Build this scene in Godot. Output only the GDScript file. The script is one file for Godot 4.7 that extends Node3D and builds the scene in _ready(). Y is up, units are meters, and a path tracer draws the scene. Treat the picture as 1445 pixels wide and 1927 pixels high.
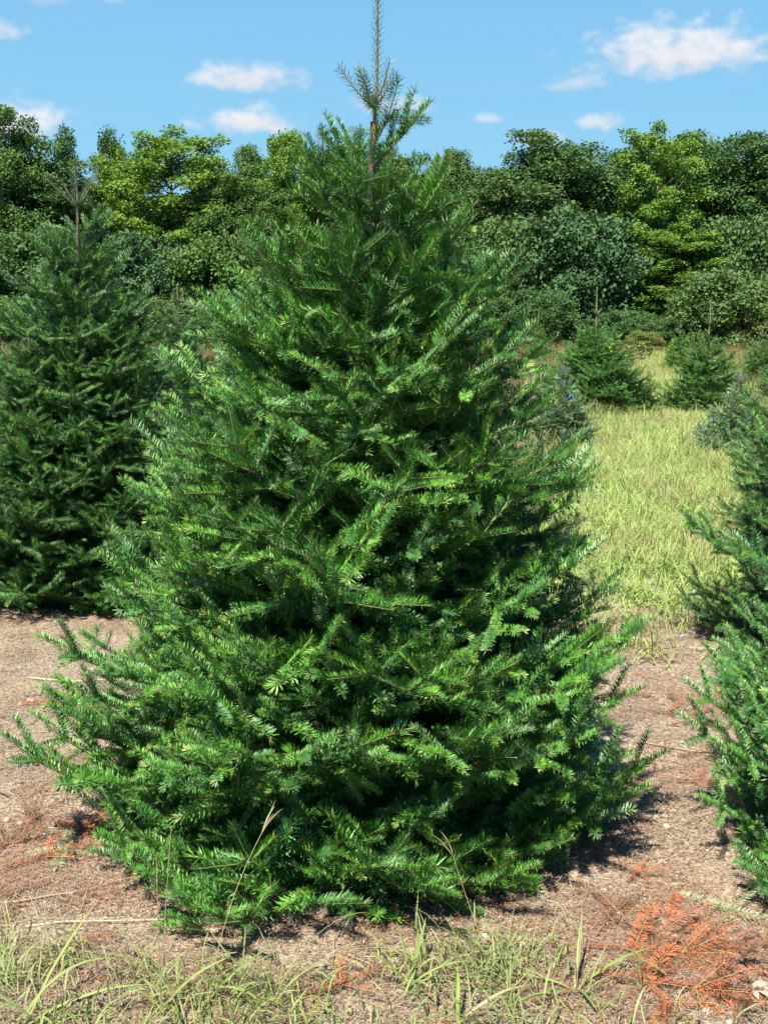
extends Node3D

# ---------------------------------------------------------------- geometry store
class Geo:
	var v := PackedVector3Array()
	var n := PackedVector3Array()
	var c := PackedColorArray()

	func tri(a: Vector3, b: Vector3, d: Vector3, na: Vector3, nb: Vector3, nd: Vector3, col: Color) -> void:
		if (b - a).cross(d - a).dot(na + nb + nd) > 0.0:
			v.append(a); v.append(d); v.append(b)
			n.append(na); n.append(nd); n.append(nb)
		else:
			v.append(a); v.append(b); v.append(d)
			n.append(na); n.append(nb); n.append(nd)
		c.append(col); c.append(col); c.append(col)

	func add(o: Geo, t: Transform3D) -> void:
		v.append_array(t * o.v)
		n.append_array(Transform3D(t.basis.orthonormalized(), Vector3.ZERO) * o.n)
		c.append_array(o.c)

	func tinted(k: Color) -> Geo:
		var g := Geo.new()
		g.v = v
		g.n = n
		for x in c:
			g.c.append(Color(x.r * k.r, x.g * k.g, x.b * k.b))
		return g

	func mesh() -> ArrayMesh:
		var a := []
		a.resize(Mesh.ARRAY_MAX)
		a[Mesh.ARRAY_VERTEX] = v
		a[Mesh.ARRAY_NORMAL] = n
		a[Mesh.ARRAY_COLOR] = c
		var m := ArrayMesh.new()
		m.add_surface_from_arrays(Mesh.PRIMITIVE_TRIANGLES, a)
		return m

var rng := RandomNumberGenerator.new()
var taken := {}
var relief := FastNoiseLite.new()
var fine := FastNoiseLite.new()
var patches := FastNoiseLite.new()

func rf(a: float, b: float) -> float:
	return rng.randf_range(a, b)

# ---------------------------------------------------------------- naming and tagging
func numbered(called: String) -> String:
	if not taken.has(called):
		taken[called] = 0
		return called
	taken[called] += 1
	return "%s_%03d" % [called, taken[called]]

func thing(called: String, label: String, category: String, at := Vector3.ZERO, group := "") -> Node3D:
	var o := Node3D.new()
	o.name = numbered(called)
	add_child(o, true)
	o.position = at
	o.set_meta("label", label)
	o.set_meta("category", category)
	if group != "":
		o.set_meta("group", group)
	return o

func part(called: String, m: Mesh, mat: Material, parent: Node, t := Transform3D()) -> MeshInstance3D:
	var o := MeshInstance3D.new()
	o.name = called
	o.mesh = m
	o.material_override = mat
	parent.add_child(o, true)
	o.transform = t
	return o

func stuff(called: String, label: String, category: String, m: Mesh, mat: Material, places: Array, colors: PackedColorArray) -> void:
	var mm := MultiMesh.new()
	mm.transform_format = MultiMesh.TRANSFORM_3D
	mm.use_colors = true
	mm.mesh = m
	mm.instance_count = places.size()
	for k in places.size():
		mm.set_instance_transform(k, places[k])
		mm.set_instance_color(k, colors[k])
	var o := MultiMeshInstance3D.new()
	o.name = numbered(called)
	o.multimesh = mm
	o.material_override = mat
	o.set_meta("kind", "stuff")
	o.set_meta("label", label)
	o.set_meta("category", category)
	add_child(o, true)

func mat(tint: Color, rough := 0.6, back := 0.0, spec := 0.5) -> StandardMaterial3D:
	# tint is a linear colour that multiplies the linear vertex colours; 0.76 brings all to the exposure
	var m := StandardMaterial3D.new()
	m.albedo_color = Color(tint.r * 0.76, tint.g * 0.76, tint.b * 0.76).linear_to_srgb()
	m.vertex_color_use_as_albedo = true
	m.roughness = rough
	m.metallic_specular = spec
	m.cull_mode = BaseMaterial3D.CULL_DISABLED
	if back > 0.0:
		m.backlight_enabled = true
		m.backlight = Color(back, back, back * 0.6).linear_to_srgb()
	return m

# ---------------------------------------------------------------- small shapes
func perp(d: Vector3) -> Vector3:
	var s := d.cross(Vector3.UP)
	return s.normalized() if s.length() > 0.05 else d.cross(Vector3.RIGHT).normalized()

func tube(g: Geo, a: Vector3, b: Vector3, ra: float, rb: float, sides: int, col: Color) -> void:
	var d := (b - a).normalized()
	var s := perp(d)
	var u := s.cross(d)
	for k in sides:
		var p0 := TAU * k / sides
		var p1 := TAU * (k + 1) / sides
		var n0 := s * cos(p0) + u * sin(p0)
		var n1 := s * cos(p1) + u * sin(p1)
		g.tri(a + n0 * ra, a + n1 * ra, b + n1 * rb, n0, n1, n1, col)
		g.tri(a + n0 * ra, b + n1 * rb, b + n0 * rb, n0, n1, n0, col)

func needle(g: Geo, p: Vector3, d: Vector3, up: Vector3, ln: float, w: float, bend: float, col: Color) -> void:
	var s := d.cross(up)
	if s.length() < 0.05:
		s = perp(d)
	s = s.normalized()
	var nr := s.cross(d)
	if nr.dot(up) < 0.0:
		nr = -nr
	var m := p + d * ln * 0.55 + nr * bend * ln * 0.25
	var t := p + d * ln + nr * bend * ln
	var nl := (nr - s * 0.45).normalized()
	var nq := (nr + s * 0.45).normalized()
	var m0 := m - s * w * 0.5
	var m1 := m + s * w * 0.5
	g.tri(p, m1, m0, nr, nq, nl, col)
	g.tri(m0, m1, t, nl, nq, nr, col)

# one shoot along +X: needles swept to both sides and up, a bud at its end
const SHOOT := 0.115

func shoot(count: int, flat: float, dens_tip: bool) -> Geo:
	var g := Geo.new()
	for k in count:
		var t := (k + rf(0.0, 1.0)) / count
		var side := -1.0 if k % 2 == 0 else 1.0
		var phi := deg_to_rad(rf(12.0, 88.0) + flat * rf(0.0, 35.0))
		if rng.randf() < 0.14:
			phi = deg_to_rad(rf(100.0, 160.0))
		phi *= side
		var away := Vector3(0, cos(phi), sin(phi))
		var th := deg_to_rad(lerpf(74.0, 66.0, t) + rf(-10.0, 10.0))
		if t > 0.92:
			th = deg_to_rad(lerpf(58.0, 26.0, (t - 0.92) / 0.08) + rf(-12.0, 12.0))
			away = Vector3(0, cos(phi * 2.2), sin(phi * 2.2))
		var d := (Vector3.RIGHT * cos(th) + away * sin(th)).normalized()
		var ln := rf(0.0195, 0.0235) * (0.85 + 0.18 * clampf(t * 4.0, 0.0, 1.0))
		var v := rf(0.78, 1.22)
		var col := Color(0.069 * v, 0.220 * v * rf(0.94, 1.06), 0.036 * v * rf(0.8, 1.3))
		if rng.randf() < 0.05:
			col = Color(0.095, 0.19, 0.042)
		if dens_tip and t > 0.94:
			col = Color(0.145, 0.24, 0.07)   # pale young needles round the bud
		needle(g, Vector3(t * SHOOT, 0.001, 0), d, Vector3(0.55, 0.8, 0), ln, rf(0.0023, 0.0028), rf(0.0, 0.25), col)
	return g

# a branch: wood and shoots, growing along +X from its foot on the trunk
var shoots_fine: Array[Geo] = []
var shoots_pale: Array[Geo] = []
var shoots_dead: Array[Geo] = []

class Branch:
	var wood: ArrayMesh
	var needles: ArrayMesh
	var tip: Vector3

func place(p: Vector3, d: Vector3, up: Vector3, sc: float) -> Transform3D:
	var z := d.cross(up).normalized()
	var y := z.cross(d).normalized()
	return Transform3D(Basis(d * sc, y * sc, z * sc), p)

func grow(wood: Geo, leaves: Geo, start: Vector3, dir: Vector3, up: Vector3, length: float, order: int, e_end: float, bare: float) -> Vector3:
	var n := maxi(1, roundi(length / 0.105))
	var sl := length / n
	var p := start
	var d := dir
	var e0 := asin(clampf(d.y, -1, 1))
	for i in n:
		var age := n - i
		var q := p + d * sl
		var thick := 0.0013 + 0.0006 * (age - 1) + (0.0008 * (age - 1) if order == 0 else 0.0)
		var wc := Color(0.125, 0.145, 0.045) if age <= 1 else (Color(0.13, 0.115, 0.05) if age == 2 else Color(0.10, 0.075, 0.05))
		var v := rf(0.8, 1.2)
		wc = Color(wc.r * v, wc.g * v, wc.b * v)
		tube(wood, p, q, thick, maxf(thick - 0.0010, 0.0009), 4, wc)
		if (order > 0 or (i + 0.5) / n > bare) and not (order > 0 and age > 3 and rng.randf() < 0.5):
			var pool := shoots_pale if rng.randf() < 0.014 else shoots_fine
			var s: Geo = pool[rng.randi() % pool.size()]
			var roll := Quaternion(d, rf(-0.35, 0.35) + (PI if pool == shoots_pale and rng.randf() < 0.5 else 0.0))
			leaves.add(s, place(p, d, roll * up, sl / SHOOT))
		if age == 1:
			# the bud
			tube(wood, q, q + d * 0.004, 0.0021, 0.0007, 4, Color(0.30, 0.22, 0.12))
		if i < n - 1 and (i + 1.0) / n > bare - 0.12:
			var rem := (n - 1 - i) * sl
			for s2 in [-1.0, 1.0]:
				if rng.randf() < 0.95 or age == 2:
					var ld := Quaternion(up, s2 * deg_to_rad(rf(46.0, 72.0))) * d
					ld = (ld + up * rf(-0.15, 0.55)).normalized()
					var lup := (up - ld * up.dot(ld)).normalized()
					lup = Quaternion(ld, rf(-0.5, 0.5)) * lup
					var ll := clampf(rem * rf(0.65, 0.95), 0.085, 0.27 if order == 0 else 0.16)
					grow(wood, leaves, q, ld, lup, ll, order + 1, e_end, 0.0)
			if rng.randf() < (0.75 if order == 0 else 0.22):
				var ud := (d + up * rf(0.3, 1.0) + d.cross(up) * rf(-0.9, 0.9)).normalized()
				var uup := (up - ud * up.dot(ud)).normalized()
				grow(wood, leaves, q, ud, uup, rf(0.085, 0.12), order + 2, e_end, 0.0)
		# the axis bends on towards its final rise
		if order == 0:
			var e := lerpf(e0, e_end, pow((i + 1.0) / n, 1.6)) + rf(-0.10, 0.10)
			var yaw := rf(-0.2, 0.2)
			d = Vector3(cos(e) * cos(yaw), sin(e), cos(e) * sin(yaw)).normalized()
		else:
			d = (d + Vector3(rf(-0.06, 0.06), rf(0.0, 0.14), rf(-0.06, 0.06))).normalized()
		up = (up - d * up.dot(d)).normalized()
		p = q
	return p

# length, elevation at the foot and at the tip, bare share of the axis
const CLASSES := [
	[0.18, 42.0, 64.0, 0.0], [0.30, 32.0, 58.0, 0.0], [0.42, 18.0, 54.0, 0.0], [0.56, 8.0, 52.0, 0.06],
	[0.70, 0.0, 53.0, 0.12], [0.84, -5.0, 51.0, 0.2], [0.98, -9.0, 44.0, 0.26],
]
var library := []

func make_library() -> void:
	var base: Array[Geo] = []
	for k in 7:
		base.append(shoot(168, [0.3, 1.0, 0.7, 0.5, 0.9, 0.2, 0.6][k], k % 3 != 1))
	var tones := [Color(1, 1, 1), Color(0.72, 0.76, 0.9), Color(1.25, 1.18, 0.9), Color(0.88, 0.95, 1.15), Color(1.6, 1.4, 1.0)]
	for b in base:
		for t in tones:
			shoots_fine.append(b.tinted(t))
	for k in 2:
		shoots_pale.append(shoot(120, 0.9, false).tinted(Color(2.3, 1.5, 3.4)))
	for b in [shoot(110, 0.9, false), shoot(90, 0.6, false), shoot(70, 1.0, false)]:
		var dead := Geo.new()
		dead.v = b.v
		dead.n = b.n
		for x in b.c:
			var k: float = x.g / 0.220
			dead.c.append(Color(k, k, k))
		shoots_dead.append(dead)
	for cl in CLASSES:
		var row := []
		for k in 5:
			var w := Geo.new()
			var l := Geo.new()
			var e := deg_to_rad(cl[1] + rf(-4, 4))
			var d := Vector3(cos(e), sin(e), 0)
			var b := Branch.new()
			b.tip = grow(w, l, Vector3.ZERO, d, Vector3(-sin(e), cos(e), 0), cl[0], 0, deg_to_rad(cl[2] + rf(-6, 6)), cl[3])
			b.wood = w.mesh()
			b.needles = l.mesh()
			row.append(b)
		library.append(row)

# ---------------------------------------------------------------- conifers
# the outline of a sheared tree: [height share, radius share]
const OUTLINE := [[0.0, 0.66], [0.06, 0.90], [0.12, 1.0], [0.2, 0.96], [0.28, 0.915], [0.36, 0.86], [0.46, 0.775], [0.555, 0.66], [0.645, 0.545], [0.745, 0.41], [0.835, 0.28], [0.88, 0.20], [0.92, 0.13]]

func outline(t: float) -> float:
	for k in OUTLINE.size() - 1:
		if t <= OUTLINE[k + 1][0]:
			return lerpf(OUTLINE[k][1], OUTLINE[k + 1][1], (t - OUTLINE[k][0]) / (OUTLINE[k + 1][0] - OUTLINE[k][0]))
	return 0.12

func conifer(called: String, label: String, category: String, at: Vector3, height: float, radius: float, count: int, needle_mat: Material, wood_mat: Material, leader: float, lean: Vector2, thick := 1.0) -> Node3D:
	var t := thing(called, label, category, at)
	var top := height - leader
	# trunk
	var g := Geo.new()
	var sway := func(h: float) -> Vector3: return Vector3(lean.x * h / height, h, lean.y * h / height)
	var steps := 7
	for k in steps:
		var h0: float = top * k / steps - (0.03 if k == 0 else 0.0)
		var h1: float = top * (k + 1) / steps
		tube(g, sway.call(h0), sway.call(h1), lerpf(0.036, 0.0055, h0 / top) * radius / 0.93, lerpf(0.036, 0.0055, h1 / top) * radius / 0.93, 8, Color(0.12, 0.09, 0.065))
	part("trunk", g.mesh(), wood_mat, t)
	# how much surface lies below each height
	var cdf := [0.0]
	for k in 40:
		cdf.append(cdf[-1] + outline(0.893 * (k + 0.5) / 40.0) + 0.36)
	for i in count:
		var want: float = cdf[-1] * fposmod(i * 0.7548776662 + 0.3, 1.0)
		var k := 0
		while cdf[k + 1] < want:
			k += 1
		var ht: float = 0.893 * (k + (want - cdf[k]) / (cdf[k + 1] - cdf[k])) / 40.0
		var az := TAU * fposmod(i * 0.5698402910, 1.0) + rf(-0.1, 0.1)
		var r: float = outline(ht) * radius * (rf(0.88, 1.0) if rng.randf() < 0.94 else rf(1.0, 1.06))
		# growth is uneven: whole tufts of branches stand forward, others lag behind
		var lump := relief.get_noise_3d(cos(az) * outline(ht) * radius * 1.9 + at.x * 7.0, ht * height * 1.9, sin(az) * outline(ht) * radius * 1.9)
		r *= 1.0 + clampf(lump * 0.6, -0.26, 0.05)
		if rng.randf() < 0.1:
			r *= rf(0.75, 0.88)
		var tip_h: float = ht * height * 0.985 + 0.03
		# nearest length class for this reach
		var best := 0
		for q in CLASSES.size():
			if absf(library[q][0].tip.x * thick - r) < absf(library[best][0].tip.x * thick - r):
				best = q
		var b: Branch = library[best][rng.randi() % 5]
		var sc := clampf(r / b.tip.x, 0.55, 1.7)
		var foot := maxf(tip_h - b.tip.y * sc, 0.035)
		var over := tip_h - b.tip.y * sc - foot       # below zero where the foot was lifted: tilt down to the tip
		var tilt := atan2(over, r) + rf(-0.07, 0.07)
		var bas := Basis(Vector3.UP, -az) * Basis(Vector3.BACK, tilt) * Basis(Vector3.RIGHT, rf(-0.45, 0.45))
		var br := part("branch", b.wood, wood_mat, t, Transform3D(bas.scaled_local(Vector3.ONE * sc), sway.call(minf(foot, top))))
		part("needles", b.needles, needle_mat, br)
	return t

# the erect end shoot of a conifer: stem, steep needles all round, a whorl of side shoots below
func leader_shoot(ln: float, rad: float, count: int, steep: float) -> Array:
	var w := Geo.new()
	var l := Geo.new()
	var p := Vector3.ZERO
	for k in 6:
		var q := Vector3(sin(k * 0.9) * 0.003, ln * (k + 1) / 6.0, cos(k * 1.3) * 0.003)
		tube(w, p, q, lerpf(rad, rad * 0.45, k / 6.0), lerpf(rad, rad * 0.45, (k + 1) / 6.0), 6, Color(0.22, 0.20, 0.10))
		p = q
	for k in count:
		var t := (k + rf(0, 1)) / count
		var a := k * 2.39996
		var th := deg_to_rad(steep + rf(-12, 10))
		var away := Vector3(cos(a), 0, sin(a))
		var d := Vector3.UP * cos(th) + away * sin(th)
		var v := rf(0.8, 1.2)
		needle(l, Vector3(sin(t * 5.4) * 0.002, t * ln, 0) + away * rad * 0.5, d, Vector3.UP - away, rf(0.020, 0.027), 0.0026, -0.25, Color(0.055 * v, 0.115 * v, 0.05 * v))
	return [w.mesh(), l.mesh()]

# ---------------------------------------------------------------- broadleaf trees
var clumps: Array[Geo] = []

func make_clumps() -> void:
	for k in 6:
		var g := Geo.new()
		for j in 24:
			var c := Vector3(rf(-1, 1), rf(-0.7, 0.7), rf(-1, 1)) * 0.30
			var nr := Vector3(rf(-1.2, 1.2), 1.0, rf(-1.2, 1.2)).normalized()
			var a := Vector3(rf(-1, 1), rf(-0.5, 0.2), rf(-1, 1))
			a = (a - nr * a.dot(nr)).normalized()
			var s := a.cross(nr)
			var ln := rf(0.10, 0.165)
			var w := ln * rf(0.28, 0.4)
			var col := Color(1, 1, 1)
			var e := nr * rf(-0.03, 0.03)
			var n1 := (nr - s * 0.3).normalized()
			var n2 := (nr + s * 0.3).normalized()
			g.tri(c, c + a * ln * 0.5 - s * w + e, c + a * ln, nr, n1, nr, col)
			g.tri(c, c + a * ln, c + a * ln * 0.5 + s * w + e, nr, nr, n2, col)
		clumps.append(g)

func puff(g: Geo, c: Vector3, r: float, many: int, flatness: float) -> void:
	for k in many:
		var d := Vector3(rf(-1, 1), rf(-0.55, 1), rf(-1, 1)).normalized()
		var p := c + Vector3(d.x, d.y * flatness, d.z) * r * sqrt(rf(0.35, 1.0))
		var b := Basis(Vector3.UP, rf(0, TAU))
		b = Basis(perp(d), rf(-0.2, 0.9) * acos(clampf(d.y, -1, 1)) * -0.6) * b
		g.add(clumps[rng.randi() % clumps.size()], Transform3D(b.scaled_local(Vector3.ONE * rf(0.8, 1.25)), p))

# a crown and its wood for a tree 12 m tall and 3 m in radius; the shape is then stretched a little for each tree
func broadleaf(kind: String) -> Array:
	var g := Geo.new()
	var w := Geo.new()
	var bark := Color(0.14, 0.12, 0.10)
	tube(w, Vector3(0, -0.2, 0), Vector3(rf(-0.2, 0.2), 5, rf(-0.2, 0.2)), 0.2, 0.14, 7, bark)
	tube(w, Vector3(0, 5, 0), Vector3(rf(-0.3, 0.3), 10.3, rf(-0.3, 0.3)), 0.14, 0.03, 6, bark)
	if kind == "broad":
		var lobes := []
		for k in 22:
			var a := k * 2.39996 + rf(-0.3, 0.3)
			var y := 1.3 + 8.9 * (k + rf(0.0, 1.0)) / 22.0
			var out := 2.0 * sqrt(clampf(1.0 - pow((y - 5.4) / 5.6, 2.0), 0.05, 1.0))
			lobes.append([Vector3(cos(a) * out, y, sin(a) * out), rf(1.0, 1.55)])
		lobes.append([Vector3(rf(-0.6, 0.6), 10.4, rf(-0.6, 0.6)), 1.25])
		for lb in lobes:
			var at: Vector3 = lb[0]
			tube(w, Vector3(0, at.y * 0.6, 0), at, 0.07, 0.025, 5, bark)
			for j in 10:
				var d := Vector3(rf(-1, 1), rf(-0.7, 1), rf(-1, 1)).normalized()
				puff(g, at + d * lb[1] * rf(0.45, 1.0), rf(0.4, 0.68), 13, 0.85)
	elif kind == "feather":
		# upright, layered: fans of foliage that rise along ascending limbs
		for k in 40:
			var h := 1.6 + 9.6 * k / 40.0
			var a := k * 2.39996
			var reach := 3.0 * sqrt(clampf(1.0 - pow((h - 5.4) / 6.6, 2.0), 0.03, 1.0)) * rf(0.75, 1.05)
			var e := Vector3(cos(a) * reach, h + reach * 0.35, sin(a) * reach)
			tube(w, Vector3(0, h - reach * 0.3, 0), e, 0.05, 0.015, 4, bark)
			for j in 6:
				var f := rf(0.35, 1.0)
				puff(g, Vector3(0, h - reach * 0.3, 0).lerp(e, f) + Vector3(rf(-0.5, 0.5), rf(-0.1, 0.3), rf(-0.5, 0.5)), rf(0.3, 0.5), 8, 0.5)
		for j in 4:
			puff(g, Vector3(rf(-0.2, 0.2), 11.0 + j * 0.35, rf(-0.2, 0.2)), 0.4 - j * 0.06, 7, 1.0)
	elif kind == "spire":
		for k in 40:
			var h := 1.6 + 10.0 * k / 40.0
			var a := k * 2.39996
			var reach := 2.7 * (1.0 - (h - 1.0) / 11.6) * rf(0.7, 1.1) + 0.25
			var e := Vector3(cos(a) * reach, h + reach * 0.25, sin(a) * reach)
			tube(w, Vector3(0, h, 0), e, 0.03, 0.01, 4, bark)
			for j in 4:
				puff(g, Vector3(0, h, 0).lerp(e, rf(0.4, 1.0)), rf(0.22, 0.38), 6, 0.7)
			puff(g, e + Vector3(0, 0.35, 0), 0.18, 3, 1.6)
		for j in 5:
			puff(g, Vector3(0, 10.9 + j * 0.3, 0), 0.2, 4, 1.6)
	else:
		# shrub: foliage down to the ground, four metres tall and three in radius
		w = Geo.new()
		for k in 7:
			var a := k * 2.39996
			var e := Vector3(cos(a) * 1.6, rf(1.8, 3.0), sin(a) * 1.6)
			tube(w, Vector3(cos(a) * 0.1, -0.1, sin(a) * 0.1), e, 0.05, 0.015, 4, bark)
		for k in 110:
			var a := rf(0, TAU)
			var y := rf(0.25, 3.5)
			var out := 2.6 * sqrt(clampf(1.0 - pow((y - 0.9) / 3.0, 2.0), 0.02, 1.0)) * sqrt(rf(0.3, 1.0))
			puff(g, Vector3(cos(a) * out, y, sin(a) * out), rf(0.3, 0.55), 11, 0.75)
	return [w.mesh(), g.mesh()]

# ---------------------------------------------------------------- ground
func ground_y(x: float, z: float) -> float:
	var near := clampf(1.0 - (-z - 9.0) / 10.0, 0.0, 1.0)
	return relief.get_noise_2d(x, z) * 0.022 * near + fine.get_noise_2d(x, z) * 0.006 * near

func axis_lines(lo: float, a: float, b: float, hi: float, step: float) -> PackedFloat32Array:
	var out := PackedFloat32Array()
	var left := []
	var s := step
	var p := a
	while p > lo:
		s *= 1.18
		p = maxf(p - s, lo)
		left.append(p)
	left.reverse()
	for q in left:
		out.append(q)
	p = a
	while p < b:
		out.append(p)
		p += step
	s = step
	p = b
	while p < hi:
		out.append(p)
		s *= 1.18
		p += s
	out.append(hi)
	return out

func make_ground() -> void:
	var xs := axis_lines(-400.0, -2.6, 2.6, 400.0, 0.022)
	var zs := axis_lines(-700.0, -6.6, -2.0, 60.0, 0.022)
	var v := PackedVector3Array()
	var nn := PackedVector3Array()
	var uv := PackedVector2Array()
	var cc := PackedColorArray()
	var idx := PackedInt32Array()
	var w := xs.size()
	for z in zs:
		for x in xs:
			v.append(Vector3(x, ground_y(x, z), z))
			var dx := (ground_y(x + 0.01, z) - ground_y(x - 0.01, z)) / 0.02
			var dz := (ground_y(x, z + 0.01) - ground_y(x, z - 0.01)) / 0.02
			nn.append(Vector3(-dx, 1, -dz).normalized())
			uv.append(Vector2(x, z))
			# patches of brown litter and of damp earth on the pale soil
			var a := clampf(patches.get_noise_2d(x * 1.3, z * 1.3) * 2.2, 0.0, 1.0)
			var b := clampf(patches.get_noise_2d(x * 1.3 + 50.0, z * 1.3) * 2.0 - 0.2, 0.0, 1.0)
			var col := Color(1.32, 1.31, 1.28).lerp(Color(1.03, 0.89, 0.77), a * 0.7).lerp(Color(0.78, 0.76, 0.72), b * 0.6)
			cc.append(col)
	for j in zs.size() - 1:
		for i in w - 1:
			var k := j * w + i
			idx.append(k); idx.append(k + 1); idx.append(k + w)
			idx.append(k + 1); idx.append(k + w + 1); idx.append(k + w)
	var a2 := []
	a2.resize(Mesh.ARRAY_MAX)
	a2[Mesh.ARRAY_VERTEX] = v
	a2[Mesh.ARRAY_NORMAL] = nn
	a2[Mesh.ARRAY_TEX_UV] = uv
	a2[Mesh.ARRAY_COLOR] = cc
	a2[Mesh.ARRAY_INDEX] = idx
	var m := ArrayMesh.new()
	m.add_surface_from_arrays(Mesh.PRIMITIVE_TRIANGLES, a2)
	var soil := StandardMaterial3D.new()
	soil.vertex_color_use_as_albedo = true
	soil.albedo_color = Color(0.76, 0.76, 0.76).linear_to_srgb()
	soil.roughness = 0.95
	soil.metallic_specular = 0.25
	var nz := FastNoiseLite.new()
	nz.seed = 11
	nz.frequency = 0.06
	nz.fractal_octaves = 5
	nz.fractal_gain = 0.68
	var ramp := Gradient.new()
	ramp.offsets = PackedFloat32Array([0.0, 0.32, 0.46, 0.56, 0.68, 1.0])
	ramp.colors = PackedColorArray([
		Color(0.086, 0.065, 0.047).linear_to_srgb(), Color(0.172, 0.133, 0.099).linear_to_srgb(), Color(0.292, 0.237, 0.176).linear_to_srgb(),
		Color(0.344, 0.284, 0.215).linear_to_srgb(), Color(0.396, 0.335, 0.258).linear_to_srgb(), Color(0.473, 0.413, 0.327).linear_to_srgb()])
	var tx := NoiseTexture2D.new()
	tx.width = 1024
	tx.height = 1024
	tx.seamless = true
	tx.noise = nz
	tx.color_ramp = ramp
	soil.albedo_texture = tx
	var hz := FastNoiseLite.new()
	hz.seed = 12
	hz.frequency = 0.09
	hz.fractal_octaves = 5
	hz.fractal_gain = 0.6
	var th := NoiseTexture2D.new()
	th.width = 1024
	th.height = 1024
	th.seamless = true
	th.noise = hz
	soil.heightmap_enabled = true
	soil.heightmap_texture = th
	soil.heightmap_scale = 0.7
	soil.uv1_scale = Vector3(0.83, 0.83, 1)
	var o := part("ground", m, soil, self)
	o.set_meta("kind", "structure")
	o.set_meta("label", "bare pale soil with needle litter between rows of trees")

# ---------------------------------------------------------------- grass
func blade(g: Geo, base: Vector3, az: float, ln: float, e0: float, droop: float, w: float, col: Color, segs: int, twist := 0.0) -> Vector3:
	var p := base
	var e := e0
	var a := az
	for k in segs:
		var t0 := float(k) / segs
		var t1 := float(k + 1) / segs
		var d := Vector3(cos(a) * cos(e), sin(e), sin(a) * cos(e))
		var q := p + d * ln / segs
		var s := Vector3(-sin(a), 0, cos(a)).rotated(d, twist * t0)
		var nr := s.cross(d).normalized()
		if nr.y < 0:
			nr = -nr
		var w0 := w * (0.55 + 0.9 * t0) * (1.0 - pow(t0, 2.2))
		var w1 := w * (0.55 + 0.9 * t1) * (1.0 - pow(t1, 2.2))
		var nl := (nr - s * 0.4).normalized()
		var nq := (nr + s * 0.4).normalized()
		g.tri(p - s * w0, p + s * w0, q + s * w1, nl, nq, nq, col)
		g.tri(p - s * w0, q + s * w1, q - s * w1, nl, nq, nl, col)
		p = q
		e -= droop / segs
		a += rf(-0.06, 0.06)
	return p

func tuft(many: int, tall: float, w: float, spread: float) -> ArrayMesh:
	var g := Geo.new()
	for k in many:
		var v := rf(0.7, 1.25)
		var col := Color(v * rf(0.9, 1.12), v, v * rf(0.8, 1.2))
		if rng.randf() < 0.16:
			col = Color(v * 1.35, v * 0.95, v * 1.5)   # a dry straw blade among the green ones
		blade(g, Vector3(rf(-1, 1), 0, rf(-1, 1)) * spread, rf(0, TAU), tall * rf(0.6, 1.25), rf(0.7, 1.5), rf(0.8, 2.6), w * rf(0.7, 1.2), col, 4)
	return g.mesh()

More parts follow.
